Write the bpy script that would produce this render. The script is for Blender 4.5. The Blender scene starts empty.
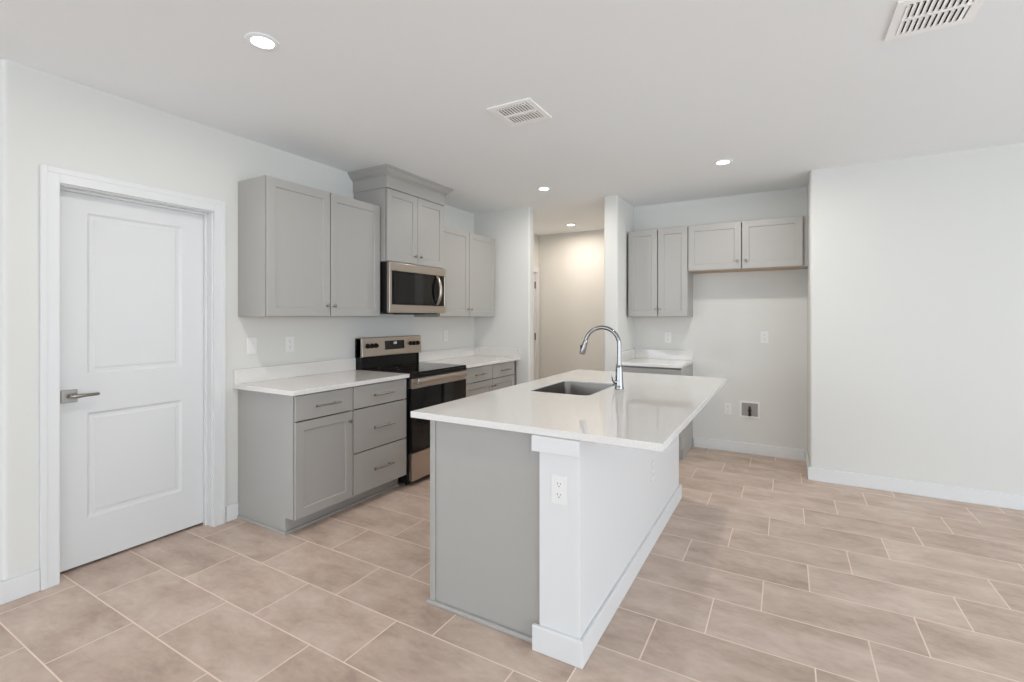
import bpy, bmesh, math
from mathutils import Vector, Matrix

# ------------------------------------------------------------------ camera, world, exposure
scn = bpy.context.scene
COL = scn.collection
H = 2.606                                   # ceiling height

cam_data = bpy.data.cameras.new('camera')
cam = bpy.data.objects.new('camera', cam_data)
COL.objects.link(cam)
cam_data.sensor_width = 36.0
cam_data.lens = 476.56 * 36.0 / 1024.0
cam_data.shift_y = -(341.0 - 317.2) / 1024.0
cam_data.clip_start = 0.05
cam.location = (3.2456, -1.8873, 1.3677)
cam.rotation_euler = (math.pi / 2, 0, 0.5218)
scn.camera = cam

world = bpy.data.worlds.new('daylight')
scn.world = world
world.use_nodes = True
wbg = world.node_tree.nodes['Background']
wbg.inputs['Color'].default_value = (0.855, 0.95, 1.05, 1)
wbg.inputs['Strength'].default_value = 4.2

vs = scn.view_settings
vs.view_transform = 'Standard'
vs.look = 'None'
vs.gamma = 1.0
vs.use_curve_mapping = False
vs.exposure = 0.0
scn.cycles.use_denoising = True
scn.cycles.max_bounces = 16
scn.cycles.diffuse_bounces = 10
scn.cycles.glossy_bounces = 6


def area_light(name, loc, size, power, color, aim=(0, 0, -1), size_y=None, shape='DISK', spread=math.pi):
    d = bpy.data.lights.new(name, 'AREA')
    d.shape = shape
    d.size = size
    if size_y:
        d.size_y = size_y
    d.energy = power
    d.color = color
    d.spread = spread
    o = bpy.data.objects.new(name, d)
    COL.objects.link(o)
    o.location = loc
    o.rotation_euler = Vector(aim).to_track_quat('-Z', 'Y').to_euler()
    return o


# daylight: the sky through invented, unglazed openings behind and right of the camera
def sky_portal(name, loc, w, h, aim):
    o = area_light(name, loc, w, 1, (1, 1, 1), aim, h, 'RECTANGLE')
    o.data.cycles.is_portal = True
    return o


REAR_Y, RIGHT_X, LEFT_X = -6.4, 7.4, -3.6
OPEN_Z0, OPEN_Z1 = 0.05, 2.3
REAR_OPEN = [(-3.2, 0.6), (1.4, 3.2), (5.4, 6.8)]
RIGHT_OPEN = [(-6.0, -3.0), (-2.6, 1.5)]
for a, b in REAR_OPEN:
    sky_portal('sky_portal', ((a + b) / 2, REAR_Y - 0.13, (OPEN_Z0 + OPEN_Z1) / 2), b - a, OPEN_Z1 - OPEN_Z0, (0, 1, 0))
for a, b in RIGHT_OPEN:
    sky_portal('sky_portal', (RIGHT_X + 0.13, (a + b) / 2, (OPEN_Z0 + OPEN_Z1) / 2), OPEN_Z1 - OPEN_Z0, b - a, (-1, 0, 0))

# ------------------------------------------------------------------ materials


def srgb(r, g, b):
    def f(c):
        c /= 255.0
        return c / 12.92 if c <= 0.04045 else ((c + 0.055) / 1.055) ** 2.4
    return (f(r), f(g), f(b), 1)


def mat(name, color, rough=0.5, metal=0.0, emit=None, emit_s=0.0, bump=None, spec=0.5, coat=0.0, aniso=0.0, rvar=None):
    m = bpy.data.materials.new(name)
    m.use_nodes = True
    nt = m.node_tree
    b = nt.nodes['Principled BSDF']
    b.inputs['Base Color'].default_value = color
    b.inputs['Roughness'].default_value = rough
    b.inputs['Metallic'].default_value = metal
    b.inputs['Specular IOR Level'].default_value = spec
    b.inputs['Coat Weight'].default_value = coat
    b.inputs['Coat Roughness'].default_value = 0.05
    b.inputs['Anisotropic'].default_value = aniso
    if emit:
        b.inputs['Emission Color'].default_value = emit
        b.inputs['Emission Strength'].default_value = emit_s
    tc = nt.nodes.new('ShaderNodeTexCoord')
    if bump:                                # (scale, strength, distance[, stretch])
        mp = nt.nodes.new('ShaderNodeMapping')
        if len(bump) > 3:
            mp.inputs['Scale'].default_value = bump[3]
        n = nt.nodes.new('ShaderNodeTexNoise')
        n.inputs['Scale'].default_value = bump[0]
        n.inputs['Detail'].default_value = 4
        bp = nt.nodes.new('ShaderNodeBump')
        bp.inputs['Strength'].default_value = bump[1]
        bp.inputs['Distance'].default_value = bump[2]
        nt.links.new(tc.outputs['Object'], mp.inputs['Vector'])
        nt.links.new(mp.outputs['Vector'], n.inputs['Vector'])
        nt.links.new(n.outputs['Fac'], bp.inputs['Height'])
        nt.links.new(bp.outputs['Normal'], b.inputs['Normal'])
    if rvar:                                # (scale, min, max, stretch) roughness streaks
        mp = nt.nodes.new('ShaderNodeMapping')
        mp.inputs['Scale'].default_value = rvar[3]
        n = nt.nodes.new('ShaderNodeTexNoise')
        n.inputs['Scale'].default_value = rvar[0]
        mr = nt.nodes.new('ShaderNodeMapRange')
        mr.inputs['To Min'].default_value = rvar[1]
        mr.inputs['To Max'].default_value = rvar[2]
        nt.links.new(tc.outputs['Object'], mp.inputs['Vector'])
        nt.links.new(mp.outputs['Vector'], n.inputs['Vector'])
        nt.links.new(n.outputs['Fac'], mr.inputs['Value'])
        nt.links.new(mr.outputs['Result'], b.inputs['Roughness'])
    return m


M = {}
M['wall'] = mat('wall_paint', srgb(214, 214, 210), 0.75, bump=(90, 0.12, 0.002), spec=0.3)
M['ceiling'] = mat('ceiling_paint', srgb(236, 239, 240), 0.9, bump=(45, 0.25, 0.003), spec=0.2)
M['trim'] = mat('trim_semi_gloss_white', srgb(218, 219, 219), 0.4)
M['cab'] = mat('grey_cabinet_lacquer', srgb(165, 163, 159), 0.42, bump=(60, 0.03, 0.001))
M['cab_under'] = mat('unpainted_cabinet_underside', srgb(184, 158, 130), 0.6, bump=(30, 0.1, 0.001, (1, 12, 1)))
M['cab_dark'] = mat('dark_cabinet_gap', srgb(60, 57, 54), 0.8)
M['nickel'] = mat('brushed_nickel', srgb(150, 145, 140), 0.32, 1.0, rvar=(40, 0.26, 0.4, (1, 12, 12)))
M['steel'] = mat('stainless_steel', srgb(188, 178, 168), 0.3, 1.0, rvar=(60, 0.24, 0.36, (0.6, 1, 30)))
M['chrome'] = mat('polished_chrome', srgb(150, 149, 148), 0.08, 1.0, rvar=(5, 0.06, 0.1, (1, 1, 1)))
M['sink'] = mat('satin_sink_steel', srgb(126, 122, 117), 0.28, 1.0, rvar=(50, 0.24, 0.36, (14, 1, 1)))
M['black'] = mat('black_enamel', srgb(18, 18, 19), 0.35, spec=0.3, bump=(80, 0.03, 0.001))
M['glass'] = mat('black_glass', srgb(12, 10, 9), 0.04, spec=0.35, bump=(3, 0.01, 0.001))
M['window_glass'] = mat('smoked_oven_glass', srgb(20, 17, 15), 0.05, spec=0.4, bump=(3, 0.01, 0.001))
M['display'] = mat('unlit_display', srgb(16, 15, 17), 0.12)
M['digit'] = mat('lit_clock_digits', srgb(200, 215, 225), 0.5, emit=(0.75, 0.88, 1, 1), emit_s=0.7)
M['plate'] = mat('white_plastic_plate', srgb(227, 226, 224), 0.35, bump=(20, 0.02, 0.0005))
M['slot'] = mat('dark_slot', srgb(70, 68, 66), 0.7)
M['box_in'] = mat('grey_box_liner', srgb(150, 148, 145), 0.6)
M['ring'] = mat('grey_burner_print', srgb(70, 68, 66), 0.3)
M['valve'] = mat('dark_valve_metal', srgb(70, 45, 38), 0.4, 0.6)
M['vent'] = mat('white_vent_enamel', srgb(244, 244, 242), 0.45)
M['duct'] = mat('duct_shade', srgb(30, 30, 30), 0.9)
M['lens'] = mat('downlight_lens', srgb(255, 255, 255), 0.5, emit=(1, 0.97, 0.92, 1), emit_s=9)
M['dgroove'] = mat('door_panel_white', srgb(217, 218, 218), 0.38)


def quartz():
    m = mat('white_quartz', srgb(238, 236, 233), 0.035, spec=0.6)
    nt = m.node_tree
    b = nt.nodes['Principled BSDF']
    tc = nt.nodes.new('ShaderNodeTexCoord')
    n = nt.nodes.new('ShaderNodeTexNoise')
    n.inputs['Scale'].default_value = 260
    n.inputs['Detail'].default_value = 3
    r = nt.nodes.new('ShaderNodeValToRGB')
    r.color_ramp.elements[0].position = 0.32
    r.color_ramp.elements[0].color = srgb(206, 203, 198)
    r.color_ramp.elements[1].position = 0.5
    r.color_ramp.elements[1].color = srgb(226, 224, 221)
    nt.links.new(tc.outputs['Object'], n.inputs['Vector'])
    nt.links.new(n.outputs['Fac'], r.inputs['Fac'])
    nt.links.new(r.outputs['Color'], b.inputs['Base Color'])
    return m


M['quartz'] = quartz()

TILE_Y0, TILE_W = -1.18, 0.2985             # courses run along x
TILE_L, TILE_SHIFT, TILE_X0 = 0.606, 0.2035, 2.738


def tile_floor():
    m = bpy.data.materials.new('porcelain_floor_tile')
    m.use_nodes = True
    nt = m.node_tree
    b = nt.nodes['Principled BSDF']
    L = nt.links.new

    def math_(op, a, c=None, d=None):
        n = nt.nodes.new('ShaderNodeMath')
        n.operation = op
        for i, v in enumerate((a, c, d)):
            if v is None:
                continue
            if isinstance(v, (int, float)):
                n.inputs[i].default_value = v
            else:
                L(v, n.inputs[i])
        return n.outputs[0]

    tc = nt.nodes.new('ShaderNodeTexCoord')
    sp = nt.nodes.new('ShaderNodeSeparateXYZ')
    L(tc.outputs['Object'], sp.inputs[0])
    v = math_('DIVIDE', math_('SUBTRACT', sp.outputs['Y'], TILE_Y0), TILE_W)
    row = math_('FLOOR', v)
    fv = math_('FRACT', v)
    xs = math_('SUBTRACT', math_('SUBTRACT', sp.outputs['X'], TILE_X0),
               math_('MULTIPLY', math_('SUBTRACT', row, 4.0), TILE_SHIFT))
    u = math_('DIVIDE', xs, TILE_L)
    cu = math_('FLOOR', u)
    fu = math_('FRACT', u)
    # distance to the nearest joint, in metres
    dv = math_('MULTIPLY', math_('MINIMUM', fv, math_('SUBTRACT', 1.0, fv)), TILE_W)
    du = math_('MULTIPLY', math_('MINIMUM', fu, math_('SUBTRACT', 1.0, fu)), TILE_L)
    dist = math_('MINIMUM', dv, du)
    mr = nt.nodes.new('ShaderNodeMapRange')
    mr.interpolation_type = 'SMOOTHSTEP'
    mr.inputs['From Min'].default_value = 0.0022
    mr.inputs['From Max'].default_value = 0.0038
    L(dist, mr.inputs['Value'])
    tilemask = mr.outputs['Result']
    # per-tile random
    cmb = nt.nodes.new('ShaderNodeCombineXYZ')
    L(row, cmb.inputs[0])
    L(cu, cmb.inputs[1])
    wn = nt.nodes.new('ShaderNodeTexWhiteNoise')
    wn.noise_dimensions = '3D'
    L(cmb.outputs[0], wn.inputs['Vector'])
    # veining: streaky noise offset by the tile's random number
    off = nt.nodes.new('ShaderNodeVectorMath')
    off.operation = 'MULTIPLY_ADD'
    L(wn.outputs['Color'], off.inputs[0])
    off.inputs[1].default_value = (17, 23, 11)
    L(tc.outputs['Object'], off.inputs[2])
    mp = nt.nodes.new('ShaderNodeMapping')
    mp.inputs['Scale'].default_value = (1.6, 3.0, 1)
    L(off.outputs[0], mp.inputs['Vector'])
    n1 = nt.nodes.new('ShaderNodeTexNoise')
    n1.inputs['Scale'].default_value = 2.0
    n1.inputs['Detail'].default_value = 7
    n1.inputs['Roughness'].default_value = 0.66
    n1.inputs['Distortion'].default_value = 0.25
    L(mp.outputs[0], n1.inputs['Vector'])
    n2 = nt.nodes.new('ShaderNodeTexNoise')
    n2.inputs['Scale'].default_value = 16
    n2.inputs['Detail'].default_value = 5
    L(mp.outputs[0], n2.inputs['Vector'])
    fac = math_('ADD', math_('MULTIPLY', n1.outputs['Fac'], 0.85), math_('MULTIPLY', n2.outputs['Fac'], 0.15))
    fac = math_('ADD', fac, math_('MULTIPLY', math_('SUBTRACT', wn.outputs['Value'], 0.5), 0.10))
    cr = nt.nodes.new('ShaderNodeValToRGB')
    e = cr.color_ramp.elements
    e[0].position = 0.30
    e[0].color = TILE_DARK
    e[1].position = 0.66
    e[1].color = TILE_LIGHT
    mid = e.new(0.48)
    mid.color = TILE_MID
    L(fac, cr.inputs['Fac'])
    mix = nt.nodes.new('ShaderNodeMix')
    mix.data_type = 'RGBA'
    L(tilemask, mix.inputs['Factor'])
    mix.inputs[6].default_value = GROUT
    L(cr.outputs['Color'], mix.inputs[7])
    L(mix.outputs[2], b.inputs['Base Color'])
    rr = nt.nodes.new('ShaderNodeMapRange')
    rr.inputs['To Min'].default_value = 0.85
    rr.inputs['To Max'].default_value = 0.5
    b.inputs['Specular IOR Level'].default_value = 0.32
    L(tilemask, rr.inputs['Value'])
    L(rr.outputs['Result'], b.inputs['Roughness'])
    bp = nt.nodes.new('ShaderNodeBump')
    bp.inputs['Strength'].default_value = 0.4
    bp.inputs['Distance'].default_value = 0.0015
    hsum = math_('ADD', tilemask, math_('MULTIPLY', n2.outputs['Fac'], 0.12))
    L(hsum, bp.inputs['Height'])
    L(bp.outputs['Normal'], b.inputs['Normal'])
    return m


TILE_DARK = srgb(168, 147, 133)
TILE_MID = srgb(191, 171, 157)
TILE_LIGHT = srgb(208, 190, 177)
GROUT = srgb(230, 210, 195)
M['tile'] = tile_floor()

# ------------------------------------------------------------------ mesh helpers


def add_box(bm, x0, x1, y0, y1, z0, z1):
    vs_ = [bm.verts.new((x, y, z)) for z in (z0, z1) for y in (y0, y1) for x in (x0, x1)]
    for f in ((0, 2, 3, 1), (4, 5, 7, 6), (0, 1, 5, 4), (2, 6, 7, 3), (0, 4, 6, 2), (1, 3, 7, 5)):
        bm.faces.new([vs_[i] for i in f])


def add_prism(bm, pts, z0, z1):
    lo = [bm.verts.new((x, y, z0)) for x, y in pts]
    hi = [bm.verts.new((x, y, z1)) for x, y in pts]
    n = len(pts)
    bm.faces.new(lo[::-1])
    bm.faces.new(hi)
    for i in range(n):
        bm.faces.new((lo[i], lo[(i + 1) % n], hi[(i + 1) % n], hi[i]))


def add_sweep(bm, path, prof):
    """rings of points: prof maps each path vertex to a list of coordinates (open strip, capped)"""
    rings = [[bm.verts.new(p) for p in ring] for ring in path]
    k = len(rings[0])
    for a, b in zip(rings, rings[1:]):
        for i in range(k):
            bm.faces.new((a[i], a[(i + 1) % k], b[(i + 1) % k], b[i]))
    bm.faces.new(rings[0][::-1])
    bm.faces.new(rings[-1])


def add_tube(bm, pts, radii, seg=16):
    pts = [Vector(p) for p in pts]
    if isinstance(radii, (int, float)):
        radii = [radii] * len(pts)
    rings = []
    ref = None
    for i, p in enumerate(pts):
        t = (pts[min(i + 1, len(pts) - 1)] - pts[max(i - 1, 0)]).normalized()
        if ref is None:
            ref = Vector((0, 0, 1)) if abs(t.z) < 0.9 else Vector((0, 1, 0))
        a = t.cross(ref).normalized()
        c = a.cross(t).normalized()
        ref = c
        rings.append([bm.verts.new(p + (a * math.cos(2 * math.pi * j / seg) + c * math.sin(2 * math.pi * j / seg)) * radii[i])
                      for j in range(seg)])
    for a, b in zip(rings, rings[1:]):
        for j in range(seg):
            bm.faces.new((a[j], a[(j + 1) % seg], b[(j + 1) % seg], b[j]))
    bm.faces.new(rings[0][::-1])
    bm.faces.new(rings[-1])


def add_lathe(bm, prof, seg=32, center=(0, 0, 0)):
    """profile of (radius, z) around the z axis"""
    cx, cy, cz = center
    rings = []
    for r, z in prof:
        if r < 1e-6:
            rings.append([bm.verts.new((cx, cy, cz + z))])
        else:
            rings.append([bm.verts.new((cx + r * math.cos(2 * math.pi * j / seg), cy + r * math.sin(2 * math.pi * j / seg), cz + z))
                          for j in range(seg)])
    for a, b in zip(rings, rings[1:]):
        for j in range(seg):
            j2 = (j + 1) % seg
            if len(a) == 1 and len(b) == 1:
                continue
            if len(a) == 1:
                bm.faces.new((a[0], b[j2], b[j]))
            elif len(b) == 1:
                bm.faces.new((a[j], a[j2], b[0]))
            else:
                bm.faces.new((a[j], a[j2], b[j2], b[j]))


def rounded_rect(x0, x1, y0, y1, r, n=6):
    pts = []
    for cx, cy, a0 in ((x1 - r, y0 + r, -90), (x1 - r, y1 - r, 0), (x0 + r, y1 - r, 90), (x0 + r, y0 + r, 180)):
        for i in range(n + 1):
            a = math.radians(a0 + 90 * i / n)
            pts.append((cx + r * math.cos(a), cy + r * math.sin(a)))
    return pts


def add_panel_slab(bm, x0, x1, z0, z1, yf, t, panels, steps):
    """a slab facing -y whose front carries sunk panels; steps = [(inset, depth), ...]"""
    xs = sorted({x0, x1} | {p[0] for p in panels} | {p[1] for p in panels})
    zs = sorted({z0, z1} | {p[2] for p in panels} | {p[3] for p in panels})
    g = {(i, k): bm.verts.new((x, yf, z)) for i, x in enumerate(xs) for k, z in enumerate(zs)}
    pf = []
    for i in range(len(xs) - 1):
        for k in range(len(zs) - 1):
            f = bm.faces.new((g[i, k], g[i + 1, k], g[i + 1, k + 1], g[i, k + 1]))
            cx, cz = (xs[i] + xs[i + 1]) / 2, (zs[k] + zs[k + 1]) / 2
            if any(p[0] < cx < p[1] and p[2] < cz < p[3] for p in panels):
                pf.append(f)
    bm.faces.index_update()
    bnd = [e for e in bm.edges if len(e.link_faces) == 1 and all(abs(v.co.y - yf) < 1e-6 for v in e.verts)]
    r = bmesh.ops.extrude_edge_only(bm, edges=bnd)
    nv = [v for v in r['geom'] if isinstance(v, bmesh.types.BMVert)]
    for v in nv:
        v.co.y += t
    ne = [e for e in r['geom'] if isinstance(e, bmesh.types.BMEdge) and all(v in nv for v in e.verts)]
    bmesh.ops.contextual_create(bm, geom=ne)
    for f in pf:
        for ins, dep in steps:
            bmesh.ops.inset_region(bm, faces=[f], thickness=ins, depth=0)
            for v in f.verts:
                v.co.y += dep


def obj(name, bm, m, parent=None, bevel=0.0, smooth=False, seg=2):
    bmesh.ops.recalc_face_normals(bm, faces=bm.faces[:])
    me = bpy.data.meshes.new(name)
    bm.to_mesh(me)
    bm.free()
    if smooth:
        for p in me.polygons:
            p.use_smooth = True
        me.set_sharp_from_angle(angle=math.radians(35))
    for mm in (m if isinstance(m, (list, tuple)) else [m]):
        me.materials.append(mm)
    o = bpy.data.objects.new(name, me)
    COL.objects.link(o)
    if parent:
        o.parent = parent
    if bevel:
        b = o.modifiers.new('edge', 'BEVEL')
        b.width = bevel
        b.segments = seg
        b.limit_method = 'ANGLE'
        b.angle_limit = math.radians(40)
    return o


def tag(o, label, cat, group=None):
    o['label'] = label
    o['category'] = cat
    if group:
        o['group'] = group
    return o


def thing(name, label, cat, loc, rz=0.0, group=None):
    o = bpy.data.objects.new(name, None)
    o.empty_display_size = 0.1
    COL.objects.link(o)
    o.location = loc
    o.rotation_euler = (0, 0, rz)
    return tag(o, label, cat, group)


def struct(name, bm, m, label, cat, parent=None, bevel=0.0, smooth=False, seg=2):
    o = obj(name, bm, m, parent, bevel, smooth, seg)
    if parent is None:
        o['kind'] = 'structure'
        tag(o, label, cat)
    return o


def dup(root, loc, label, rz=None, group=None):
    def cp(o, parent):
        c = o.copy()
        COL.objects.link(c)
        c.parent = parent
        for ch in list(o.children):
            cp(ch, c)
        return c
    r = cp(root, None)
    r.location = loc
    r['label'] = label
    if rz is not None:
        r.rotation_euler = (0, 0, rz)
    if group:
        r['group'] = group
    return r


NB = bmesh.new
R90 = math.pi / 2

# ------------------------------------------------------------------ room shell
Y1 = 2.845            # plane of the end wall, pillar and right wall
YB = 3.44             # back wall of the fridge alcove
YH = 4.58             # far wall of the hall
XR = 3.42             # left edge of the right wall
YC = -1.124           # outside corner of the left wall
PX0, PX1 = 1.615, 1.765
EX = 0.75             # free end of the end wall

bm = NB(); add_box(bm, -3.9, 7.6, -6.6, 4.8, -0.12, 0)
struct('floor', bm, M['tile'], 'beige porcelain tile floor laid in a stepped running bond', 'floor')
bm = NB(); add_box(bm, -3.9, 7.6, -6.6, 4.8, H, H + 0.12)
struct('ceiling', bm, M['ceiling'], 'flat off-white painted ceiling with recessed lights and two air vents', 'ceiling')


def bull(pts_spec, r=0.02, n=5):
    """polygon with some corners rounded: entries (x, y) or (x, y, 'r')"""
    out = []
    m = len(pts_spec)
    for i, p in enumerate(pts_spec):
        if len(p) == 2:
            out.append(p)
            continue
        P = Vector(p[:2])
        A = (Vector(pts_spec[i - 1][:2]) - P).normalized()
        B = (Vector(pts_spec[(i + 1) % m][:2]) - P).normalized()
        c = P + (A + B) * r
        va, vb = P + A * r - c, P + B * r - c
        a0 = math.atan2(va.y, va.x)
        a1 = math.atan2(vb.y, vb.x)
        d = (a1 - a0 + math.pi) % (2 * math.pi) - math.pi
        for k in range(n + 1):
            a = a0 + d * k / n
            out.append((c.x + r * math.cos(a), c.y + r * math.sin(a)))
    return out


# left wall with the pantry doorway
DY0, DY1, DZ = -0.93, -0.157, 2.062
bm = NB()
add_prism(bm, bull([(-0.12, YC + 0.12), (-0.12, DY0), (0, DY0), (0, YC, 'r'), (-3.9, YC), (-3.9, YC + 0.12)][::-1]), 0, H)
add_box(bm, -0.12, 0, DY0, DY1, DZ, H)
HD0, HD1, HDZ = 3.72, 4.50, 2.045
add_box(bm, -0.12, 0, DY1, HD0, 0, H)
add_box(bm, -0.12, 0, HD0, HD1, HDZ, H)
add_box(bm, -0.12, 0, HD1, YH + 0.12, 0, H)
struct('wall_left', bm, M['wall'], 'white wall on the left carrying the range and the panelled door', 'wall', smooth=True)
# unseen pantry walls added to block daylight under the door; closet behind hall door
bm = NB()
add_box(bm, -1.5, -1.4, YC + 0.12, 0.4, 0, H)
add_box(bm, -1.4, -0.12, 0.3, 0.4, 0, H)
struct('wall_pantry', bm, M['wall'], 'unseen white pantry walls added behind the closed left door to block daylight', 'wall')
bm = NB(); add_box(bm, -0.9, -0.8, 3.5, YH + 0.12, 0, H); add_box(bm, -0.8, -0.12, 3.5, 3.6, 0, H)
struct('wall_closet', bm, M['wall'], 'white walls inside the closet behind the hall door', 'wall')

bm = NB(); add_prism(bm, bull([(0, Y1), (EX, Y1, 'r'), (EX, Y1 + 0.12, 'r'), (0, Y1 + 0.12)]), 0, H)
struct('wall_end', bm, M['wall'], 'short white wall with a rounded end where the right-hand counter stops beside the hall', 'wall', smooth=True)
bm = NB(); add_prism(bm, bull([(PX0, Y1, 'r'), (PX1, Y1, 'r'), (PX1, YH), (PX0, YH)]), 0, H)
struct('wall_pillar', bm, M['wall'], 'narrow white wall end between the hall opening and the refrigerator alcove', 'wall', smooth=True)
bm = NB(); add_box(bm, 0, PX1, YH, YH + 0.12, 0, H)
struct('wall_hall', bm, M['wall'], 'far wall of the warmly lit hall behind the kitchen', 'wall')
bm = NB(); add_box(bm, PX1, XR, YB, YB + 0.12, 0, H)
struct('wall_back', bm, M['wall'], 'white back wall of the refrigerator alcove', 'wall')
bm = NB(); add_prism(bm, bull([(XR, Y1, 'r'), (7.6, Y1), (7.6, YB + 0.12), (XR, YB + 0.12)]), 0, H)
struct('wall_right', bm, M['wall'], 'large blank white wall at the right of the alcove', 'wall', smooth=True)

# unseen living-room side: invented walls, with openings placed to let daylight in
bm = NB()
edges = [LEFT_X - 0.12] + [e for ab in REAR_OPEN for e in ab] + [RIGHT_X + 0.12]
for k in range(0, len(edges), 2):
    add_box(bm, edges[k], edges[k + 1], REAR_Y - 0.12, REAR_Y, 0, H)
for a, b in REAR_OPEN:
    add_box(bm, a, b, REAR_Y - 0.12, REAR_Y, OPEN_Z1, H)
struct('wall_rear', bm, M['wall'], 'invented white living room wall behind the view, three tall openings added for daylight', 'wall')
bm = NB()
edges = [REAR_Y] + [e for ab in RIGHT_OPEN for e in ab] + [Y1]
for k in range(0, len(edges), 2):
    add_box(bm, RIGHT_X, RIGHT_X + 0.12, edges[k], edges[k + 1], 0, H)
for a, b in RIGHT_OPEN:
    add_box(bm, RIGHT_X, RIGHT_X + 0.12, a, b, OPEN_Z1, H)
struct('wall_side', bm, M['wall'], 'invented white living room wall right of the view, two tall openings added for daylight', 'wall')
bm = NB(); add_box(bm, LEFT_X - 0.12, LEFT_X, REAR_Y, YC, 0, H)
struct('wall_far_left', bm, M['wall'], 'white wall closing the space left of the view', 'wall')

# baseboards
BH, BT = 0.106, 0.016


def baseboard(name, runs, label, h=BH):
    bm = NB()
    for x0, x1, y0, y1 in runs:
        add_box(bm, x0, x1, y0, y1, 0, h)
    struct(name, bm, M['trim'], label, 'baseboard', bevel=0.004)


baseboard('baseboard_left', [(0, BT, YC - BT, -0.998), (-3.9, 0, YC - BT, YC), (0, BT, -0.084, -0.001)],
          'white baseboard along the left wall on both sides of the door')
baseboard('baseboard_right', [(XR - BT, 7.6, Y1 - BT, Y1), (XR - BT, XR, Y1, YB - BT)],
          'white baseboard along the blank wall on the right')
baseboard('baseboard_back', [(2.40, XR - BT, YB - BT, YB)], 'white baseboard along the back of the refrigerator alcove')
baseboard('baseboard_hall', [(0, PX0, YH - BT, YH), (BT, EX + BT, Y1 + 0.12, Y1 + 0.12 + BT), (EX, EX + BT, Y1, Y1 + 0.12),
                             (PX0 - BT, PX0, Y1, YH - BT), (PX0 - BT, PX1, Y1 - BT, Y1)],
          'white baseboard around the hall opening')

# ------------------------------------------------------------------ doors


def casing(name, x, y0, y1, ztop, label, w=0.072, t=0.018, wr=None, stop=(-0.083, -0.055)):
    """flat casing boards around an opening in the x = 0 wall, with jamb and stop"""
    wr = w if wr is None else wr
    bm = NB()
    rv = 0.005
    add_box(bm, x, x + t, y0 - w + rv, y0 + rv, 0, ztop + w)
    add_box(bm, x, x + t, y1 - rv, y1 + wr - rv, 0, ztop + w)
    add_box(bm, x, x + t, y0 + rv, y1 - rv, ztop - rv, ztop + w)
    add_box(bm, x + t, x + t + 0.003, y0 - w + rv + 0.002, y0 - w + 0.03, 0, ztop + w - 0.002)
    add_box(bm, x + t, x + t + 0.003, y1 + wr - 0.03, y1 + wr - rv - 0.002, 0, ztop + w - 0.002)
    add_box(bm, x + t, x + t + 0.003, y0 - w + 0.03, y1 + wr - 0.03, ztop + w - 0.03, ztop + w - 0.002)
    jt = 0.012
    add_box(bm, x - 0.12, x, y0, y0 + jt, 0, ztop)
    add_box(bm, x - 0.12, x, y1 - jt, y1, 0, ztop)
    add_box(bm, x - 0.12, x, y0 + jt, y1 - jt, ztop - jt, ztop)
    st = 0.011
    add_box(bm, x + stop[0], x + stop[1], y0 + jt, y0 + jt + st, 0, ztop - jt)
    add_box(bm, x + stop[0], x + stop[1], y1 - jt - st, y1 - jt, 0, ztop - jt)
    add_box(bm, x + stop[0], x + stop[1], y0 + jt + st, y1 - jt - st, ztop - jt - st, ztop - jt)
    struct(name, bm, M['trim'], label, 'trim', bevel=0.002)


def panel_door(name, label, y0, y1, ztop, xf, panels_z, stile=0.136):
    root = thing(name, label, 'door', (xf, y0, 0.0), R90)
    root['kind'] = 'structure'
    w = y1 - y0
    bm = NB()
    pans = [(stile, w - stile, a, b) for a, b in panels_z]
    add_panel_slab(bm, 0, w, 0.016, ztop, 0, 0.035, pans, [(0.006, 0.004), (0.012, 0.006), (0.02, 0.0), (0.012, -0.004)])
    obj('door_panel', bm, M['dgroove'], root, 0.0015)
    return root


casing('trim_1', 0, DY0, DY1, DZ, 'white casing around the panelled door in the left wall')
d1 = panel_door('door_1', 'closed white two-panel door with nickel lever in the left wall', DY0 + 0.014, DY1 - 0.014, DZ - 0.015, -0.085,
                [(0.264, 0.841), (1.056, 1.94)])
# lever set (local: x along the wall, -y towards the room)
bm = NB()
add_box(bm, 0.024, 0.092, -0.010, 0.0, 0.911, 0.979)
hs = obj('door_handle', bm, M['nickel'], d1, 0.002)
bm = NB()
add_tube(bm, [(0.058, -0.008, 0.945), (0.058, -0.045, 0.945)], [0.012, 0.011])
add_tube(bm, [(0.052, -0.05, 0.945), (0.073, -0.052, 0.945), (0.108, -0.05, 0.946), (0.168, -0.05, 0.947), (0.173, -0.05, 0.947)],
         [0.010, 0.0115, 0.009, 0.008, 0.005], 12)
obj('lever', bm, M['nickel'], hs, smooth=True)

casing('trim_2', 0, HD0, HD1, HDZ, 'white casing around the hall door at the far left of the hall', wr=0.06, stop=(-0.085, -0.06))
d2 = panel_door('door_2', 'white door at the end of the hall, two dark hinges showing', HD0 + 0.014, HD1 - 0.014, HDZ - 0.015, -0.022,
                [(0.272, 0.85), (1.055, 1.925)])
for zc in (0.28, 1.08, 1.85):
    bm = NB()
    add_box(bm, 0.738, 0.762, -0.004, 0.0, zc - 0.05, zc + 0.05)
    add_tube(bm, [(0.752, -0.007, zc - 0.052), (0.752, -0.007, zc + 0.052)], 0.007, 10)
    obj('hinge', bm, M['slot'], d2)

# ------------------------------------------------------------------ cabinets


def knob(parent, x, yf, z):
    bm = NB()
    prof = [(0.0, 0.026), (0.009, 0.026), (0.0125, 0.022), (0.0125, 0.018), (0.006, 0.013), (0.005, 0.004), (0.0085, 0.0), (0, 0)]
    add_lathe(bm, prof, 20)
    for v in bm.verts:                       # axis z -> -y
        v.co = Vector((v.co.x + x, yf - v.co.z, v.co.y + z))
    return obj('knob', bm, M['nickel'], parent, smooth=True)


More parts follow.
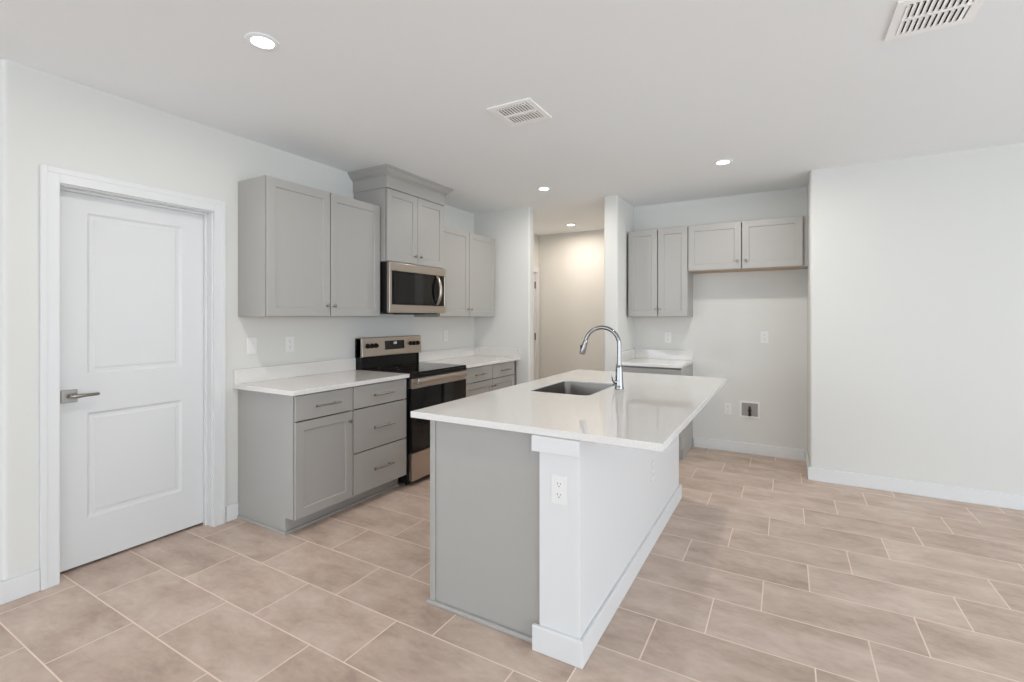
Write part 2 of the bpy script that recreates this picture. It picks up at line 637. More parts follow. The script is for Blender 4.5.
def pull(parent, xc, yf, z, ln=0.205):
    bm = NB()
    add_tube(bm, [(xc - ln / 2, yf - 0.032, z), (xc + ln / 2, yf - 0.032, z)], 0.006, 14)
    for s in (-1, 1):
        add_tube(bm, [(xc + s * ln * 0.36, yf, z), (xc + s * ln * 0.36, yf - 0.03, z)], 0.0045, 10)
    return obj('bar_pull', bm, M['nickel'], parent, smooth=True)


FT = 0.02             # front thickness
GAP = 0.006           # door back to carcass


def add_carcass(bm, w, d, z0, z1, t=0.016):
    add_box(bm, 0, t, -d, -0.002, z0, z1)
    add_box(bm, w - t, w, -d, -0.002, z0, z1)
    add_box(bm, t, w - t, -d, -0.002, z0, z0 + t)
    add_box(bm, t, w - t, -d, -0.002, z1 - t, z1)
    add_box(bm, t, w - t, -0.010, -0.002, z0 + t, z1 - t)


def shaker_door(root, x0, x1, z0, z1, yb, kn):
    """kn = (x, z) of the knob"""
    bm = NB()
    fr = 0.058
    add_panel_slab(bm, x0, x1, z0, z1, yb - FT, FT - GAP, [(x0 + fr, x1 - fr, z0 + fr, z1 - fr)], [(0.005, 0.0075)])
    d = obj('door', bm, M['cab'], root, 0.0015)
    if kn:
        knob(d, kn[0], yb - FT, kn[1])
    return d


def slab_drawer(root, x0, x1, z0, z1, yb, ln=0.205):
    bm = NB()
    add_box(bm, x0, x1, yb - FT, yb - GAP, z0, z1)
    d = obj('drawer', bm, M['cab'], root, 0.002)
    pull(d, (x0 + x1) / 2, yb - FT, (z0 + z1) / 2, ln)
    return d


def wall_cabinet(label, loc, rz, w, d, z0, z1, split, group='grey shaker wall cabinets', knob_dz=0.08, ztop_gap=0.006, knob_dx=0.022):
    """local: front faces -y, back on y = 0, x from 0 to w. d is the box depth"""
    root = thing('wall_cabinet', label, 'cabinet', loc, rz, group)
    bm = NB()
    add_carcass(bm, w, d, z0, z1)
    obj('cabinet_body', bm, M['cab'], root, 0.0012)
    bm = NB()
    add_box(bm, 0.015, w - 0.015, -d + 0.02, -0.004, z0 - 0.0015, z0 + 0.001)
    obj('underside', bm, M['cab_under'], root)
    g = 0.004
    yb = -d
    shaker_door(root, 0.003, split - g, z0 + 0.004, z1 - ztop_gap, yb, (split - knob_dx, z0 + knob_dz))
    shaker_door(root, split + g, w - 0.003, z0 + 0.004, z1 - ztop_gap, yb, (split + knob_dx, z0 + knob_dz))
    return root


def base_cabinet(label, loc, rz, w, d, fronts, z1=0.882, toe=0.075, toe_h=0.105, group='grey base cabinets', skip=()):
    root = thing('base_cabinet', label, 'cabinet', loc, rz, group)
    bm = NB()
    # open carcass: two sides with a toe notch, bottom, back, toe board, top rails
    prof = [(-0.002, 0.0), (-(d - toe), 0.0), (-(d - toe), toe_h), (-d, toe_h), (-d, z1), (-0.002, z1)]
    t = 0.016
    for xa in (0, w - t):
        lo = [bm.verts.new((xa, y, z)) for y, z in prof]
        hi = [bm.verts.new((xa + t, y, z)) for y, z in prof]
        bm.faces.new(lo); bm.faces.new(hi[::-1])
        for i in range(len(prof)):
            j = (i + 1) % len(prof)
            bm.faces.new((lo[i], hi[i], hi[j], lo[j]))
    add_box(bm, t, w - t, -d, -0.010, toe_h, toe_h + t)
    add_box(bm, t, w - t, -0.010, -0.002, 0, z1)
    add_box(bm, t, w - t, -(d - toe), -(d - toe) + 0.012, 0, toe_h)
    add_box(bm, t, w - t, -d + 0.02, -0.010, z1 - t, z1)
    obj('cabinet_body', bm, M['cab'], root, 0.0012)
    bm = NB()
    add_box(bm, 0.001, w - 0.001, -(d - toe) - 0.012, -(d - toe), 0, 0.02)
    obj('shoe_moulding', bm, M['cab'], root, 0.004)
    for f in fronts:
        if f[0] == 'drawer':
            slab_drawer(root, f[1], f[2], f[3], f[4], -d, f[5] if len(f) > 5 else 0.205)
        else:
            shaker_door(root, f[1], f[2], f[3], f[4], -d, f[5])
    return root


BD = 0.592            # base box depth -> fronts at 0.612
# --- left run, base
b1 = base_cabinet('grey base cabinet with one drawer over a shaker door, beside the panelled door', (0, 0, 0), R90, 0.456, BD,
                  [('drawer', 0.004, 0.453, 0.718, 0.876, 0.195), ('door', 0.004, 0.453, 0.108, 0.710, (0.422, 0.645))])
# side shoe moulding at the exposed end
bm = NB(); add_box(bm, -0.012, 0, -(BD - 0.075) - 0.012, -0.004, 0, 0.02)
obj('shoe_moulding', bm, M['cab'], b1, 0.004)
base_cabinet('grey base cabinet of three stacked drawers, left of the range', (0, 0.457, 0), R90, 0.546, BD,
             [('drawer', 0.004, 0.542, 0.718, 0.876, 0.2), ('drawer', 0.004, 0.542, 0.406, 0.710, 0.2),
              ('drawer', 0.004, 0.542, 0.108, 0.398, 0.2)])
RB0 = 1.775
base_cabinet('grey base cabinet with two drawers over two doors, right of the range', (0, RB0, 0), R90, Y1 - RB0 - 0.002, BD,
             [('drawer', 0.012, 0.515, 0.732, 0.876, 0.18), ('drawer', 0.521, 0.975, 0.732, 0.876, 0.18),
              ('door', 0.012, 0.515, 0.112, 0.725, (0.49, 0.66)), ('door', 0.521, 0.975, 0.112, 0.725, (0.546, 0.66))])
# --- alcove base
base_cabinet('grey base cabinet under the small counter beside the refrigerator space', (PX1 + 0.002, YB, 0), 0, 2.392 - PX1 - 0.004, 0.592,
             [('drawer', 0.02, 0.618, 0.732, 0.868, 0.2),
              ('door', 0.02, 0.31, 0.112, 0.725, (0.285, 0.66)), ('door', 0.316, 0.618, 0.112, 0.725, (0.341, 0.66))])
# --- wall cabinets
wall_cabinet('grey double-door wall cabinet nearest the panelled door', (0, 0, 0), R90, 0.998, 0.306, 1.372, 2.294, 0.499, knob_dx=0.03)
wall_cabinet('grey double-door wall cabinet right of the microwave, beside the hall', (0, 1.776, 0), R90, 1.022, 0.306, 1.372, 2.276, 0.505, knob_dx=0.03)
bm = NB(); add_box(bm, 2.801, Y1 - 0.001, -0.002 - 0.29, -0.002, 1.372, 2.276)
rc = [o for o in COL.objects if o.get('label', '').startswith('grey double-door wall cabinet right')][0]
for v in bm.verts:
    v.co.x -= 1.776
obj('filler_strip', bm, M['cab'], rc)
wall_cabinet('tall narrow grey double-door wall cabinet over the small alcove counter', (PX1 + 0.025, YB, 0), 0, 0.603, 0.30, 1.372, 2.28, 0.308)
fc = wall_cabinet('short wide grey double-door cabinet over the refrigerator space', (2.396, YB, 0), 0, 0.982, 0.30, 1.827, 2.283, 0.484, knob_dx=0.038)
bm = NB(); add_box(bm, 0.984, XR - 2.396 - 0.001, -0.285, -0.002, 1.827, 2.283)
obj('filler_strip', bm, M['cab'], fc)

# --- cabinet above the microwave with frieze and crown
MY0, MY1, MD = 1.006, 1.762, 0.373
mc = thing('wall_cabinet', 'tall stepped-out grey cabinet with crown moulding above the microwave', 'cabinet', (0, MY0, 0), R90, 'grey shaker wall cabinets')
mw = MY1 - MY0
bm = NB(); add_carcass(bm, mw, MD, 1.832, 2.47)
obj('cabinet_body', bm, M['cab'], mc, 0.0012)
shaker_door(mc, 0.004, mw / 2 - 0.002, 1.838, 2.436, -MD, (mw / 2 - 0.035, 1.905))
shaker_door(mc, mw / 2 + 0.002, mw - 0.004, 1.838, 2.436, -MD, (mw / 2 + 0.035, 1.905))
bm = NB()
e = 0.010
add_box(bm, -e, mw + e, -MD - FT - 0.004, -0.002, 2.44, 2.56)
obj('frieze', bm, M['cab'], mc, 0.002)
bm = NB()
prof = [(0.0, H - 0.068), (0.008, H - 0.068), (0.010, H - 0.060), (0.020, H - 0.055), (0.032, H - 0.044), (0.042, H - 0.030), (0.046, H - 0.021), (0.056, H - 0.018), (0.056, H - 0.002), (0.0, H - 0.002)]
fy = -MD - FT - 0.004
rings = []
for corner in ('wl', 'fl', 'fr', 'wr'):
    ring = []
    for dd, z in prof:
        ring.append({'wl': (-e - dd, -0.002, z), 'fl': (-e - dd, fy - dd, z), 'fr': (mw + e + dd, fy - dd, z), 'wr': (mw + e + dd, -0.002, z)}[corner])
    rings.append(ring)
add_sweep(bm, rings, None)
obj('crown_moulding', bm, M['cab'], mc)

# ------------------------------------------------------------------ countertops
CT0, CT1 = 0.884, 0.914


def countertop(label, slabs, splash):
    root = thing('countertop', label, 'countertop', (slabs[0][0], slabs[0][2], CT0), 0, 'white quartz countertops')
    ox, oy = slabs[0][0], slabs[0][2]
    bm = NB()
    for x0, x1, y0, y1 in slabs:
        add_box(bm, x0 - ox, x1 - ox, y0 - oy, y1 - oy, 0, CT1 - CT0)
    obj('worktop', bm, M['quartz'], root, 0.003)
    for x0, x1, y0, y1 in splash:
        bm = NB()
        add_box(bm, x0 - ox, x1 - ox, y0 - oy, y1 - oy, CT1 - CT0, 0.1295)
        obj('backsplash', bm, M['quartz'], root, 0.002)
    return root


countertop('white quartz countertop between the panelled door and the range', [(0.001, 0.634, -0.03, 1.013)], [(0.001, 0.02, -0.03, 1.013)])
countertop('white quartz countertop right of the range with a splash on two walls', [(0.001, 0.634, 1.770, Y1 - 0.001)],
           [(0.001, 0.02, 1.770, Y1 - 0.001), (0.02, 0.632, Y1 - 0.02, Y1 - 0.001)])
countertop('small white quartz countertop beside the refrigerator space', [(PX1 + 0.001, 2.392, 2.806, YB - 0.001)],
           [(PX1 + 0.02, 2.392, YB - 0.02, YB - 0.001), (PX1 + 0.001, PX1 + 0.02, Y1 + 0.02, YB - 0.001)])

# ------------------------------------------------------------------ range
RY0, RW = 1.016, 0.751
rg = thing('range', 'stainless steel electric range with black glass cooktop between the base cabinets', 'stove', (0, RY0, 0), R90)
bm = NB()
add_box(bm, 0.001, RW - 0.001, -0.605, -0.02, 0.03, 0.905)
for x in (0.05, RW - 0.05):
    for y in (-0.56, -0.08):
        add_tube(bm, [(x, y, 0.0), (x, y, 0.035)], 0.018, 12)
obj('range_body', bm, M['black'], rg, 0.002)
bm = NB()
add_prism(bm, [(0.0, -0.65), (RW, -0.65), (RW, -0.04), (0.0, -0.04)], 0.906, 0.922)
ck = obj('cooktop', bm, M['glass'], rg, 0.003)
for bx, by, br in ((0.2, -0.47, 0.115), (0.56, -0.47, 0.09), (0.2, -0.2, 0.08), (0.56, -0.2, 0.105)):
    bm = NB()
    add_lathe(bm, [(br - 0.0015, 0.0002), (br, 0.0004), (br + 0.0015, 0.0002)], 48, (bx, by, 0.922))
    obj('burner_ring', bm, M['ring'], ck)
# lower drawer, oven door
bm = NB(); add_box(bm, 0.012, RW - 0.006, -0.645, -0.606, 0.045, 0.268)
obj('storage_drawer', bm, M['steel'], rg, 0.003)
bm = NB()
add_panel_slab(bm, 0.010, RW - 0.004, 0.275, 0.789, -0.648, 0.04, [], [])
od = obj('oven_door', bm, M['black'], rg, 0.003)
bm = NB(); add_box(bm, 0.010, RW - 0.004, -0.650, -0.608, 0.790, 0.872)
obj('door_top_band', bm, M['steel'], od, 0.002)
bm = NB(); add_box(bm, 0.0105, RW - 0.0045, -0.6515, -0.6478, 0.276, 0.788)
og = obj('door_glass', bm, M['glass'], od, 0.001)
bm = NB(); add_box(bm, 0.13, RW - 0.13, -0.6522, -0.651, 0.36, 0.68)
obj('oven_window', bm, M['window_glass'], od)
bm = NB()
hy = -0.682
add_sweep(bm, [[(x, hy + dy, 0.850 + dz) for dy, dz in ((-0.012, -0.022), (0.004, -0.026), (0.012, -0.018), (0.012, 0.018), (0.004, 0.026), (-0.012, 0.022), (-0.017, 0))]
               for x in (0.03, RW - 0.045)], None)
for x in (0.045, RW - 0.06):
    add_box(bm, x - 0.014, x + 0.014, hy + 0.008, -0.649, 0.836, 0.866)
obj('door_handle', bm, M['steel'], od, 0.004)
bm = NB(); add_box(bm, 0.0, RW, -0.654, -0.604, 0.876, 0.905)
obj('front_trim', bm, M['black'], rg, 0.002)
# back guard: black lower riser, slanted stainless control panel
bm = NB()
add_box(bm, 0.004, RW - 0.004, -0.062, -0.006, 0.9, 1.04)
add_box(bm, 0.0, 0.012, -0.078, -0.006, 0.9, 1.184)
add_box(bm, RW - 0.012, RW, -0.078, -0.006, 0.9, 1.184)
obj('back_guard', bm, M['black'], rg, 0.004)
bm = NB()
pz0, pz1, pf0, pf1 = 1.018, 1.188, -0.098, -0.088
prof = [(-0.02, pz0 + 0.006), (pf0 + 0.006, pz0), (pf0, pz0 + 0.006), (pf1, pz1 - 0.004), (pf1 + 0.006, pz1), (-0.02, pz1)]
add_sweep(bm, [[(x, y, z) for y, z in prof] for x in (0.0, RW + 0.012)], None)
cpn = obj('control_panel', bm, M['steel'], rg, 0.0015)
nrm = Vector((0, -(pz1 - pz0), -(pf1 - pf0))).normalized()
upv = Vector((0, (pf1 - pf0), (pz1 - pz0))).normalized()


def on_panel(x, s, out=0.0):
    """point on the slanted panel: s metres above its lower edge"""
    p = Vector((x, pf0, pz0)) + upv * s + nrm * out
    return p


def panel_box(bm, x0, x1, s0, s1, o0, o1):
    c = [on_panel(x, s, o) for s in (s0, s1) for o in (o0, o1) for x in (x0, x1)]
    v = [bm.verts.new(p) for p in c]
    for f in ((0, 2, 3, 1), (4, 5, 7, 6), (0, 1, 5, 4), (2, 6, 7, 3), (0, 4, 6, 2), (1, 3, 7, 5)):
        bm.faces.new([v[i] for i in f])


bm = NB(); panel_box(bm, 0.27, 0.52, 0.055, 0.135, -0.003, 0.002)
dp = obj('display', bm, M['display'], cpn)
bm = NB()
# clock digits as small strokes
x = 0.372
for segs in ('cf', ':', 'abcdef', 'abcdef'):
    if segs == ':':
        panel_box(bm, x, x + 0.002, 0.108, 0.110, 0.002, 0.0026); panel_box(bm, x, x + 0.002, 0.116, 0.118, 0.002, 0.0026)
        x += 0.006
        continue
    wdt, s0, s1, tk = 0.010, 0.103, 0.123, 0.002
    mid = (s0 + s1) / 2
    S = {'a': (x, x + wdt, s1 - tk, s1), 'd': (x, x + wdt, s0, s0 + tk), 'b': (x + wdt - tk, x + wdt, mid, s1),
         'c': (x + wdt - tk, x + wdt, s0, mid), 'e': (x, x + tk, s0, mid), 'f': (x, x + tk, mid, s1)}
    for ch in (('b', 'c') if segs == 'cf' else segs):
        a0, a1, c0, c1 = S[ch]
        panel_box(bm, a0, a1, c0, c1, 0.002, 0.0026)
    x += wdt + 0.005
obj('clock_digits', bm, M['digit'], dp)
for kx in (0.062, 0.110, 0.158, 0.606, 0.656, 0.706):
    bm = NB()
    c = on_panel(kx, 0.098)
    add_tube(bm, [c, c + nrm * 0.004, c + nrm * 0.005, c + nrm * 0.022, c + nrm * 0.025], [0.022, 0.022, 0.019, 0.0165, 0.014], 24)
    a = upv * 0.016
    obj('knob', bm, M['black'], cpn, smooth=True)

# ------------------------------------------------------------------ microwave
mo = thing('microwave', 'stainless over-the-range microwave with black glass door under the crowned cabinet', 'microwave', (0, MY0 + 0.004, 1.40), R90)
W, HH = 0.754, 0.428
bm = NB()
add_box(bm, 0.002, W, -0.385, -0.004, 0.012, HH)
obj('case', bm, M['black'], mo, 0.003)
bm = NB()
add_box(bm, 0.06, W - 0.06, -0.36, -0.05, -0.004, 0.0125)
add_box(bm, 0.22, W - 0.22, -0.34, -0.24, -0.008, -0.003)
obj('underside_grille', bm, M['cab_dark'], mo, 0.003)
bm = NB()
add_panel_slab(bm, 0.002, W - 0.001, 0.005, HH - 0.003, -0.415, 0.03, [(0.028, W - 0.02, 0.07, HH - 0.068)], [(0.003, 0.005)])
md = obj('door', bm, M['steel'], mo, 0.003)
bm = NB(); add_box(bm, 0.032, W - 0.024, -0.4125, -0.409, 0.074, HH - 0.072)
gl = obj('door_glass', bm, M['glass'], md, 0.001)
bm = NB(); add_box(bm, 0.06, 0.52, -0.4132, -0.4122, 0.095, HH - 0.095)
obj('viewing_window', bm, M['window_glass'], md)
bm = NB()
pts, rad = [], []
for i in range(17):
    t = i / 16
    pts.append((0.615, -0.418 - 0.045 * math.sin(math.pi * t) ** 0.75, 0.085 + 0.262 * t))
    rad.append(0.0105 + 0.003 * math.sin(math.pi * t))
add_tube(bm, pts, rad, 14)
for v in bm.verts:
    v.co.x = 0.615 + (v.co.x - 0.615) * 1.25
obj('door_handle', bm, M['steel'], md, smooth=True)
bm = NB()
add_box(bm, 0.666, 0.712, -0.4129, -0.4122, 0.285, 0.315)
obj('clock_window', bm, M['display'], md)
for r_ in range(5):
    for c_ in range(2):
        bm = NB()
        add_box(bm, 0.668 + c_ * 0.026, 0.684 + c_ * 0.026, -0.4129, -0.4122, 0.10 + r_ * 0.03, 0.112 + r_ * 0.03)
        obj('key', bm, M['display'], md)

# ------------------------------------------------------------------ island
IY0, IY1 = -0.133, 1.86
WX0, WX1 = 2.366, 2.545
bm = NB(); add_box(bm, WX0, WX1, IY0, IY1, 0, CT0 - 0.001)
struct('wall_island', bm, M['trim'], 'white half-height wall carrying the seating side of the island counter', 'wall', bevel=0.003)
bm = NB()
add_box(bm, WX0 - 0.026, WX1 + 0.004, IY0 - 0.02, IY0, CT0 - 0.064, CT0 - 0.001)
add_box(bm, WX0 - 0.026, WX1 + 0.004, IY1, IY1 + 0.02, CT0 - 0.064, CT0 - 0.001)
struct('trim_3', bm, M['trim'], 'white block trim under the island counter at the end of the half wall', 'trim', bevel=0.002)
baseboard('baseboard_island', [(WX0 - 0.026, WX1 + 0.017, IY0 - 0.017, IY0), (WX1, WX1 + 0.017, IY0, IY1), (WX0 - 0.026, WX1 + 0.017, IY1, IY1 + 0.017)],
          'white baseboard around the half wall of the island', h=0.105)

IX0 = 1.770
IW = IY1 - 0.012 + 0.100 - 0.012
ic = thing('island_cabinet', 'grey island cabinet with a plain end panel, under the big white counter', 'cabinet', (WX0 - 0.001, IY1 - 0.012, 0), -R90)
idp = WX0 - 0.001 - IX0 - FT
bm = NB()
prof = [(-0.002, 0.0), (-(idp - 0.075), 0.0), (-(idp - 0.075), 0.105), (-idp, 0.105), (-idp, 0.882), (-0.002, 0.882)]
tk = 0.018
for xa, xb in ((0, tk), (IW - tk, IW), (0.50, 0.50 + tk), (1.18, 1.18 + tk)):
    lo = [bm.verts.new((xa, y, z)) for y, z in prof]
    hi = [bm.verts.new((xb, y, z)) for y, z in prof]
    bm.faces.new(lo); bm.faces.new(hi[::-1])
    for i in range(len(prof)):
        j = (i + 1) % len(prof)
        bm.faces.new((lo[i], hi[i], hi[j], lo[j]))
add_box(bm, tk, IW - tk, -0.014, -0.002, 0, 0.882)
add_box(bm, tk, IW - tk, -idp, -0.014, 0.105, 0.123)
add_box(bm, tk, IW - tk, -(idp - 0.075), -(idp - 0.087), 0, 0.105)
obj('cabinet_body', bm, M['cab'], ic, 0.001)
bm = NB()
add_box(bm, IW, IW + 0.012, -idp - FT + 0.03, -0.002, 0.0, 0.882)
add_box(bm, IW, IW + 0.019, -idp - FT, -idp - FT + 0.03, 0.0, 0.882)
obj('end_panel', bm, M['cab'], ic, 0.001)
bm = NB(); add_box(bm, IW + 0.012, IW + 0.03, -idp - FT - 0.016, -0.028, 0, 0.02)
obj('shoe_moulding', bm, M['cab'], ic, 0.005)
for a, b in ((0.004, 0.505), (0.513, 0.845), (0.851, 1.184), (1.192, IW - 0.004)):
    if b - a > 0.5:
        slab_drawer(ic, a, b, 0.732, 0.876, -idp, 0.2)
        shaker_door(ic, a, b, 0.112, 0.725, -idp, (b - 0.03, 0.66))
    else:
        shaker_door(ic, a, b, 0.112, 0.876, -idp, (b - 0.03 if a < 0.6 else a + 0.03, 0.80))

# counter with a cut-out for the undermount sink
CX0, CX1, CY0, CY1 = 1.674, 2.864, -0.138, 1.99
SX0, SX1, SY0, SY1 = 1.865, 2.255, 0.715, 1.285
ct = thing('island_countertop', 'large white quartz island countertop with a sink cut-out', 'countertop', (CX0, CY0, CT0), 0)
bm = NB()
outer = [(CX0, CY0), (CX1, CY0), (CX1, CY1), (CX0, CY1)]
inner = rounded_rect(SX0, SX1, SY0, SY1, 0.045)
TH = CT1 - CT0


def add_plate_with_hole(bm, outer, inner, z0, z1, ox=0, oy=0):
    edges = []
    rings = []
    for ring in (outer, inner):
        vv = [bm.verts.new((x - ox, y - oy, z1)) for x, y in ring]
        rings.append(vv)
        edges += [bm.edges.new((vv[i], vv[(i + 1) % len(vv)])) for i in range(len(vv))]
    r = bmesh.ops.triangle_fill(bm, use_beauty=True, use_dissolve=False, edges=edges)
    top = [f for f in r['geom'] if isinstance(f, bmesh.types.BMFace)]
    low = {}
    for vv in rings:
        for v in vv:
            low[v] = bm.verts.new((v.co.x, v.co.y, z0))
    for f in top:
        bm.faces.new([low[v] for v in reversed(f.verts)])
    for vv in rings:
        for i in range(len(vv)):
            a, b = vv[i], vv[(i + 1) % len(vv)]
            bm.faces.new((a, b, low[b], low[a]))


add_plate_with_hole(bm, outer, inner, 0, TH, CX0, CY0)
obj('worktop', bm, M['quartz'], ct, 0.003)

sk = thing('kitchen_sink', 'stainless undermount sink set into the island counter', 'sink', ((SX0 + SX1) / 2, (SY0 + SY1) / 2, CT0 - 0.002), 0)
bm = NB()
hx, hyy = (SX1 - SX0) / 2, (SY1 - SY0) / 2
dep = 0.19
rings = []
for ins, z, r in ((0.0015, 0.024, 0.044), (0.002, 0.0245, 0.044), (0.0025, 0.02, 0.044), (0.006, -dep + 0.03, 0.045), (0.014, -dep + 0.008, 0.04), (0.034, -dep, 0.03), (0.15, -dep - 0.004, 0.03)):
    rings.append([bm.verts.new((x, y, z)) for x, y in rounded_rect(-hx + ins, hx - ins, -hyy + ins, hyy - ins, r)])
for a, b in zip(rings, rings[1:]):
    k = len(a)
    for i in range(k):
        bm.faces.new((a[i], a[(i + 1) % k], b[(i + 1) % k], b[i]))
bm.faces.new(rings[-1])
so = obj('basin', bm, M['sink'], sk, smooth=True)
sm = so.modifiers.new('sheet', 'SOLIDIFY'); sm.thickness = 0.001; sm.offset = 0
bm = NB(); add_lathe(bm, [(0, 0.001), (0.02, 0.001), (0.032, 0.005), (0.045, 0.006), (0.045, 0.0)], 32, (0, 0, -dep - 0.003))
obj('drain', bm, M['chrome'], sk, smooth=True)

# faucet
FX, FY = 2.332, 1.06
fa = thing('kitchen_faucet', 'tall chrome gooseneck pull-down faucet behind the island sink', 'faucet', (FX, FY, CT1), 0)
bm = NB()
add_lathe(bm, [(0, 0), (0.028, 0), (0.029, 0.006), (0.026, 0.014), (0.024, 0.05), (0.0215, 0.13), (0.019, 0.148), (0.0175, 0.152), (0.0175, 0.158), (0, 0.158)], 32)
obj('faucet_body', bm, M['chrome'], fa, smooth=True)
bm = NB()
pts = [(0, 0, 0.155), (0, 0, 0.21), (0, 0, 0.280)]
Rg, ang = 0.108, math.radians(8)
dirx, diry = -math.cos(ang), -math.sin(ang)
for i in range(1, 21):
    a = math.radians(168 * i / 20)
    k = Rg * (1 - math.cos(a))
    pts.append((dirx * k, diry * k, 0.280 + Rg * math.sin(a)))
add_tube(bm, pts, 0.0132, 18)
obj('spout', bm, M['chrome'], fa, smooth=True)
bm = NB()
p0 = Vector(pts[-1]); tdir = (p0 - Vector(pts[-2])).normalized()
add_tube(bm, [p0 - tdir * 0.004, p0 + tdir * 0.004, p0 + tdir * 0.012, p0 + tdir * 0.045, p0 + tdir * 0.085, p0 + tdir * 0.092],
         [0.0135, 0.0155, 0.0155, 0.018, 0.020, 0.0175], 20)
sh = obj('spray_head', bm, M['chrome'], fa, smooth=True)
bm = NB()
add_box(bm, -0.006, 0.006, -0.005, 0.005, -0.018, 0.018)
q = p0 + tdir * 0.05 + Vector((dirx, diry, 0)) * 0.0165
for v in bm.verts:
    v.co = v.co + q
obj('spray_button', bm, M['slot'], sh, 0.002)
bm = NB()
add_tube(bm, [(-0.010, -0.012, 0.046), (-0.024, -0.027, 0.046)], [0.0135, 0.0125], 16)
add_tube(bm, [(-0.021, -0.024, 0.046), (-0.028, -0.032, 0.058), (-0.031, -0.035, 0.078), (-0.031, -0.036, 0.092)], [0.010, 0.0085, 0.007, 0.005], 12)
obj('lever', bm, M['chrome'], fa, smooth=True)

# ------------------------------------------------------------------ outlets, switch, water box
PW, PH = 0.071, 0.116


def plate_bm(w=PW, h=PH):
    bm = NB()
    add_box(bm, -w / 2, w / 2, -0.006, -0.0002, -h / 2, h / 2)
    return bm


# local: plate faces -y, hung at its centre
sw = thing('light_switch', 'white rocker switch plate on the left wall nearest the panelled door', 'light switch', (0, 0.098, 1.166), R90)
obj('wall_plate', plate_bm(), M['plate'], sw, 0.002)
bm = NB()
add_prism(bm, [(-0.0165, -0.0085), (0.0165, -0.0085), (0.0165, -0.005), (-0.0165, -0.005)], -0.034, 0.034)
obj('rocker', bm, M['plate'], sw, 0.0015)


def outlet(label, loc, rz):
    r = thing('wall_outlet', label, 'outlet', loc, rz, 'white duplex outlets')
    obj('wall_plate', plate_bm(), M['plate'], r, 0.002)
    for s in (-1, 1):
        bm = NB()
        z = s * 0.0215
        pts = rounded_rect(-0.017, 0.017, z - 0.0145, z + 0.0145, 0.009, 4)
        lo = [bm.verts.new((x, -0.0078, zz)) for x, zz in pts]
        hi = [bm.verts.new((x, -0.005, zz)) for x, zz in pts]
        bm.faces.new(lo); bm.faces.new(hi[::-1])
        for i in range(len(pts)):
            j = (i + 1) % len(pts)
            bm.faces.new((lo[i], hi[i], hi[j], lo[j]))
        rec = obj('receptacle', bm, M['plate'], r, 0.0006)
        bm = NB()
        add_box(bm, -0.0075, -0.0052, -0.0081, -0.007, z + 0.001, z + 0.009)
        add_box(bm, 0.0052, 0.0075, -0.0081, -0.007, z + 0.002, z + 0.008)
        add_tube(bm, [(0, -0.0081, z - 0.006), (0, -0.007, z - 0.006)], 0.0026, 10)
        obj('slots', bm, M['slot'], rec)
    return r


o0 = outlet('white outlet above the left countertop, between the switch and the range', (0, 0.392, 1.163), R90)
dup(o0, (0, 2.29, 1.165), 'faint white outlet on the wall right of the range', R90)
dup(o0, (2.135, YB, 1.148), 'white outlet above the small alcove counter', 0)
dup(o0, (3.062, YB, 1.17), 'white outlet high on the bare alcove wall', 0)
dup(o0, (2.731, YB, 0.43), 'white outlet low in the alcove, left of the water supply box', 0)
dup(o0, (2.458, IY0, 0.675), 'white outlet on the narrow end of the island half wall', 0)
dup(o0, (WX1, 1.03, 0.44), 'white outlet on the long side of the island half wall', R90)

wb = thing('water_supply_box', 'recessed white water supply box low on the alcove wall', 'water box', (2.93, YB, 0.442), 0)
bm = NB()
a, b, fw = 0.09, 0.082, 0.017
for x0, x1, z0, z1 in ((-a, a, b - fw, b), (-a, a, -b, -b + fw), (-a, -a + fw, -b + fw, b - fw), (a - fw, a, -b + fw, b - fw)):
    add_box(bm, x0, x1, -0.008, -0.0005, z0, z1)
obj('frame', bm, M['plate'], wb, 0.001)
bm = NB(); add_box(bm, -a + fw - 0.001, a - fw + 0.001, -0.003, -0.0006, -b + fw - 0.001, b - fw + 0.001)
obj('recess', bm, M['box_in'], wb)
bm = NB()
add_tube(bm, [(0, -0.012, -0.06), (0, -0.012, -0.052), (0, -0.012, -0.05), (0, -0.012, -0.025), (0, -0.012, -0.02), (0, -0.012, 0.02), (0, -0.012, 0.035)],
         [0.016, 0.016, 0.010, 0.010, 0.012, 0.009, 0.007], 12)
add_tube(bm, [(-0.014, -0.014, -0.005), (0.014, -0.014, -0.005)], 0.007, 10)
obj('valve', bm, M['valve'], wb, smooth=True)

# ------------------------------------------------------------------ ceiling fixtures


def downlight(label, loc, power, color):
    r = thing('downlight', label, 'ceiling light', loc, 0, 'recessed ceiling lights')
    bm = NB()
    add_lathe(bm, [(0.046, -0.0005), (0.048, -0.006), (0.062, -0.0055), (0.07, -0.003), (0.071, -0.0003), (0.046, -0.0003)], 40)
    obj('trim_ring', bm, M['ceiling'], r, smooth=True)
    bm = NB()
    add_lathe(bm, [(0, -0.004), (0.03, -0.0042), (0.046, -0.0035), (0.046, -0.0008), (0, -0.0008)], 40)
    obj('lens', bm, M['lens'], r, smooth=True)
    l = area_light('lamp', (0, 0, -0.008), 0.085, power, color, spread=3.05)
    l.parent = r
    return r


LW = (1.0, 0.95, 0.89)
downlight('recessed ceiling light above the floor between the left door and the island', (1.207, -0.59, H), 10, LW)
downlight('recessed ceiling light in front of the refrigerator alcove', (2.81, 2.245, H), 10, LW)
downlight('recessed ceiling light in front of the hall opening', (1.226, 2.243, H), 10, LW)
downlight('recessed ceiling light inside the hall', (0.75, 4.03, H), 12, (1.0, 0.86, 0.74))


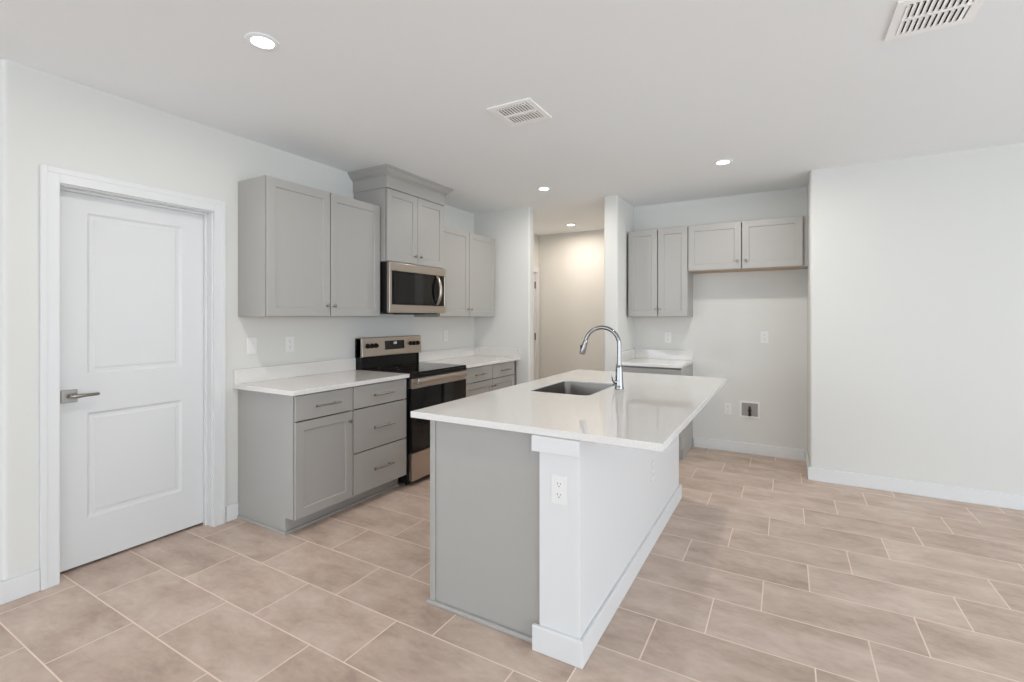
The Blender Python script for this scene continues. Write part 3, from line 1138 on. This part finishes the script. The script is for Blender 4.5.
def vent(label, cx, cy, w=0.31, d=0.31, zl=-0.010, zh=-0.005):
    r = thing('ceiling_vent', label, 'air vent', (cx, cy, H), 0, 'ceiling air vents')
    hw, hd = w / 2, d / 2
    bm = NB()
    fw = 0.035
    # bevelled flange
    for x0, x1, y0, y1 in ((-hw, hw, -hd, -hd + fw), (-hw, hw, hd - fw, hd), (-hw, -hw + fw, -hd + fw, hd - fw), (hw - fw, hw, -hd + fw, hd - fw)):
        add_box(bm, x0, x1, y0, y1, -0.008, -0.0005)
    add_box(bm, -hw + fw, hw - fw, -0.008, 0.008, -0.010, -0.0005)
    n = 11
    step = (w - 2 * fw) / n
    for i in range(n):                       # teeth added to break the dark gap at the blade ends into dots
        xa = -hw + fw + i * step
        for y0 in (-hd + fw, 0.008):
            add_box(bm, xa, xa + step * 0.42, y0 - 0.001, y0 + 0.013, -0.0105, -0.003)
    obj('frame', bm, M['vent'], r, 0.0015)
    bm = NB(); add_box(bm, -hw + fw - 0.002, hw - fw + 0.002, -hd + fw - 0.002, hd - fw + 0.002, -0.0018, -0.0004)  # flat dark sheet standing in for the shade inside the duct
    obj('duct_shade_sheet', bm, M['duct'], r)
    x0 = -hw + fw
    for i in range(n):
        bm = NB()
        for y0, y1 in ((-hd + fw, -0.008), (0.008, hd - fw)):
            xa = x0 + i * step
            ya = y0 + 0.010
            v = [bm.verts.new(p) for p in ((xa, ya, zl), (xa + step * 0.74, ya, zh), (xa + step * 0.82, ya, zh + 0.001), (xa + step * 0.08, ya, zl + 0.001),
                                           (xa, y1, zl), (xa + step * 0.74, y1, zh), (xa + step * 0.82, y1, zh + 0.001), (xa + step * 0.08, y1, zl + 0.001))]
            for f in ((0, 1, 2, 3), (7, 6, 5, 4), (0, 4, 5, 1), (1, 5, 6, 2), (2, 6, 7, 3), (3, 7, 4, 0)):
                bm.faces.new([v[k] for k in f])
        obj('louver', bm, M['vent'], r)
    return r


vent('white square ceiling vent over the island', 1.85, 0.636, 0.285, 0.30, -0.005, -0.008)
vent('white ceiling vent cut off by the top edge of the view, above the open floor', 3.77, 0.635, 0.29, 0.30)
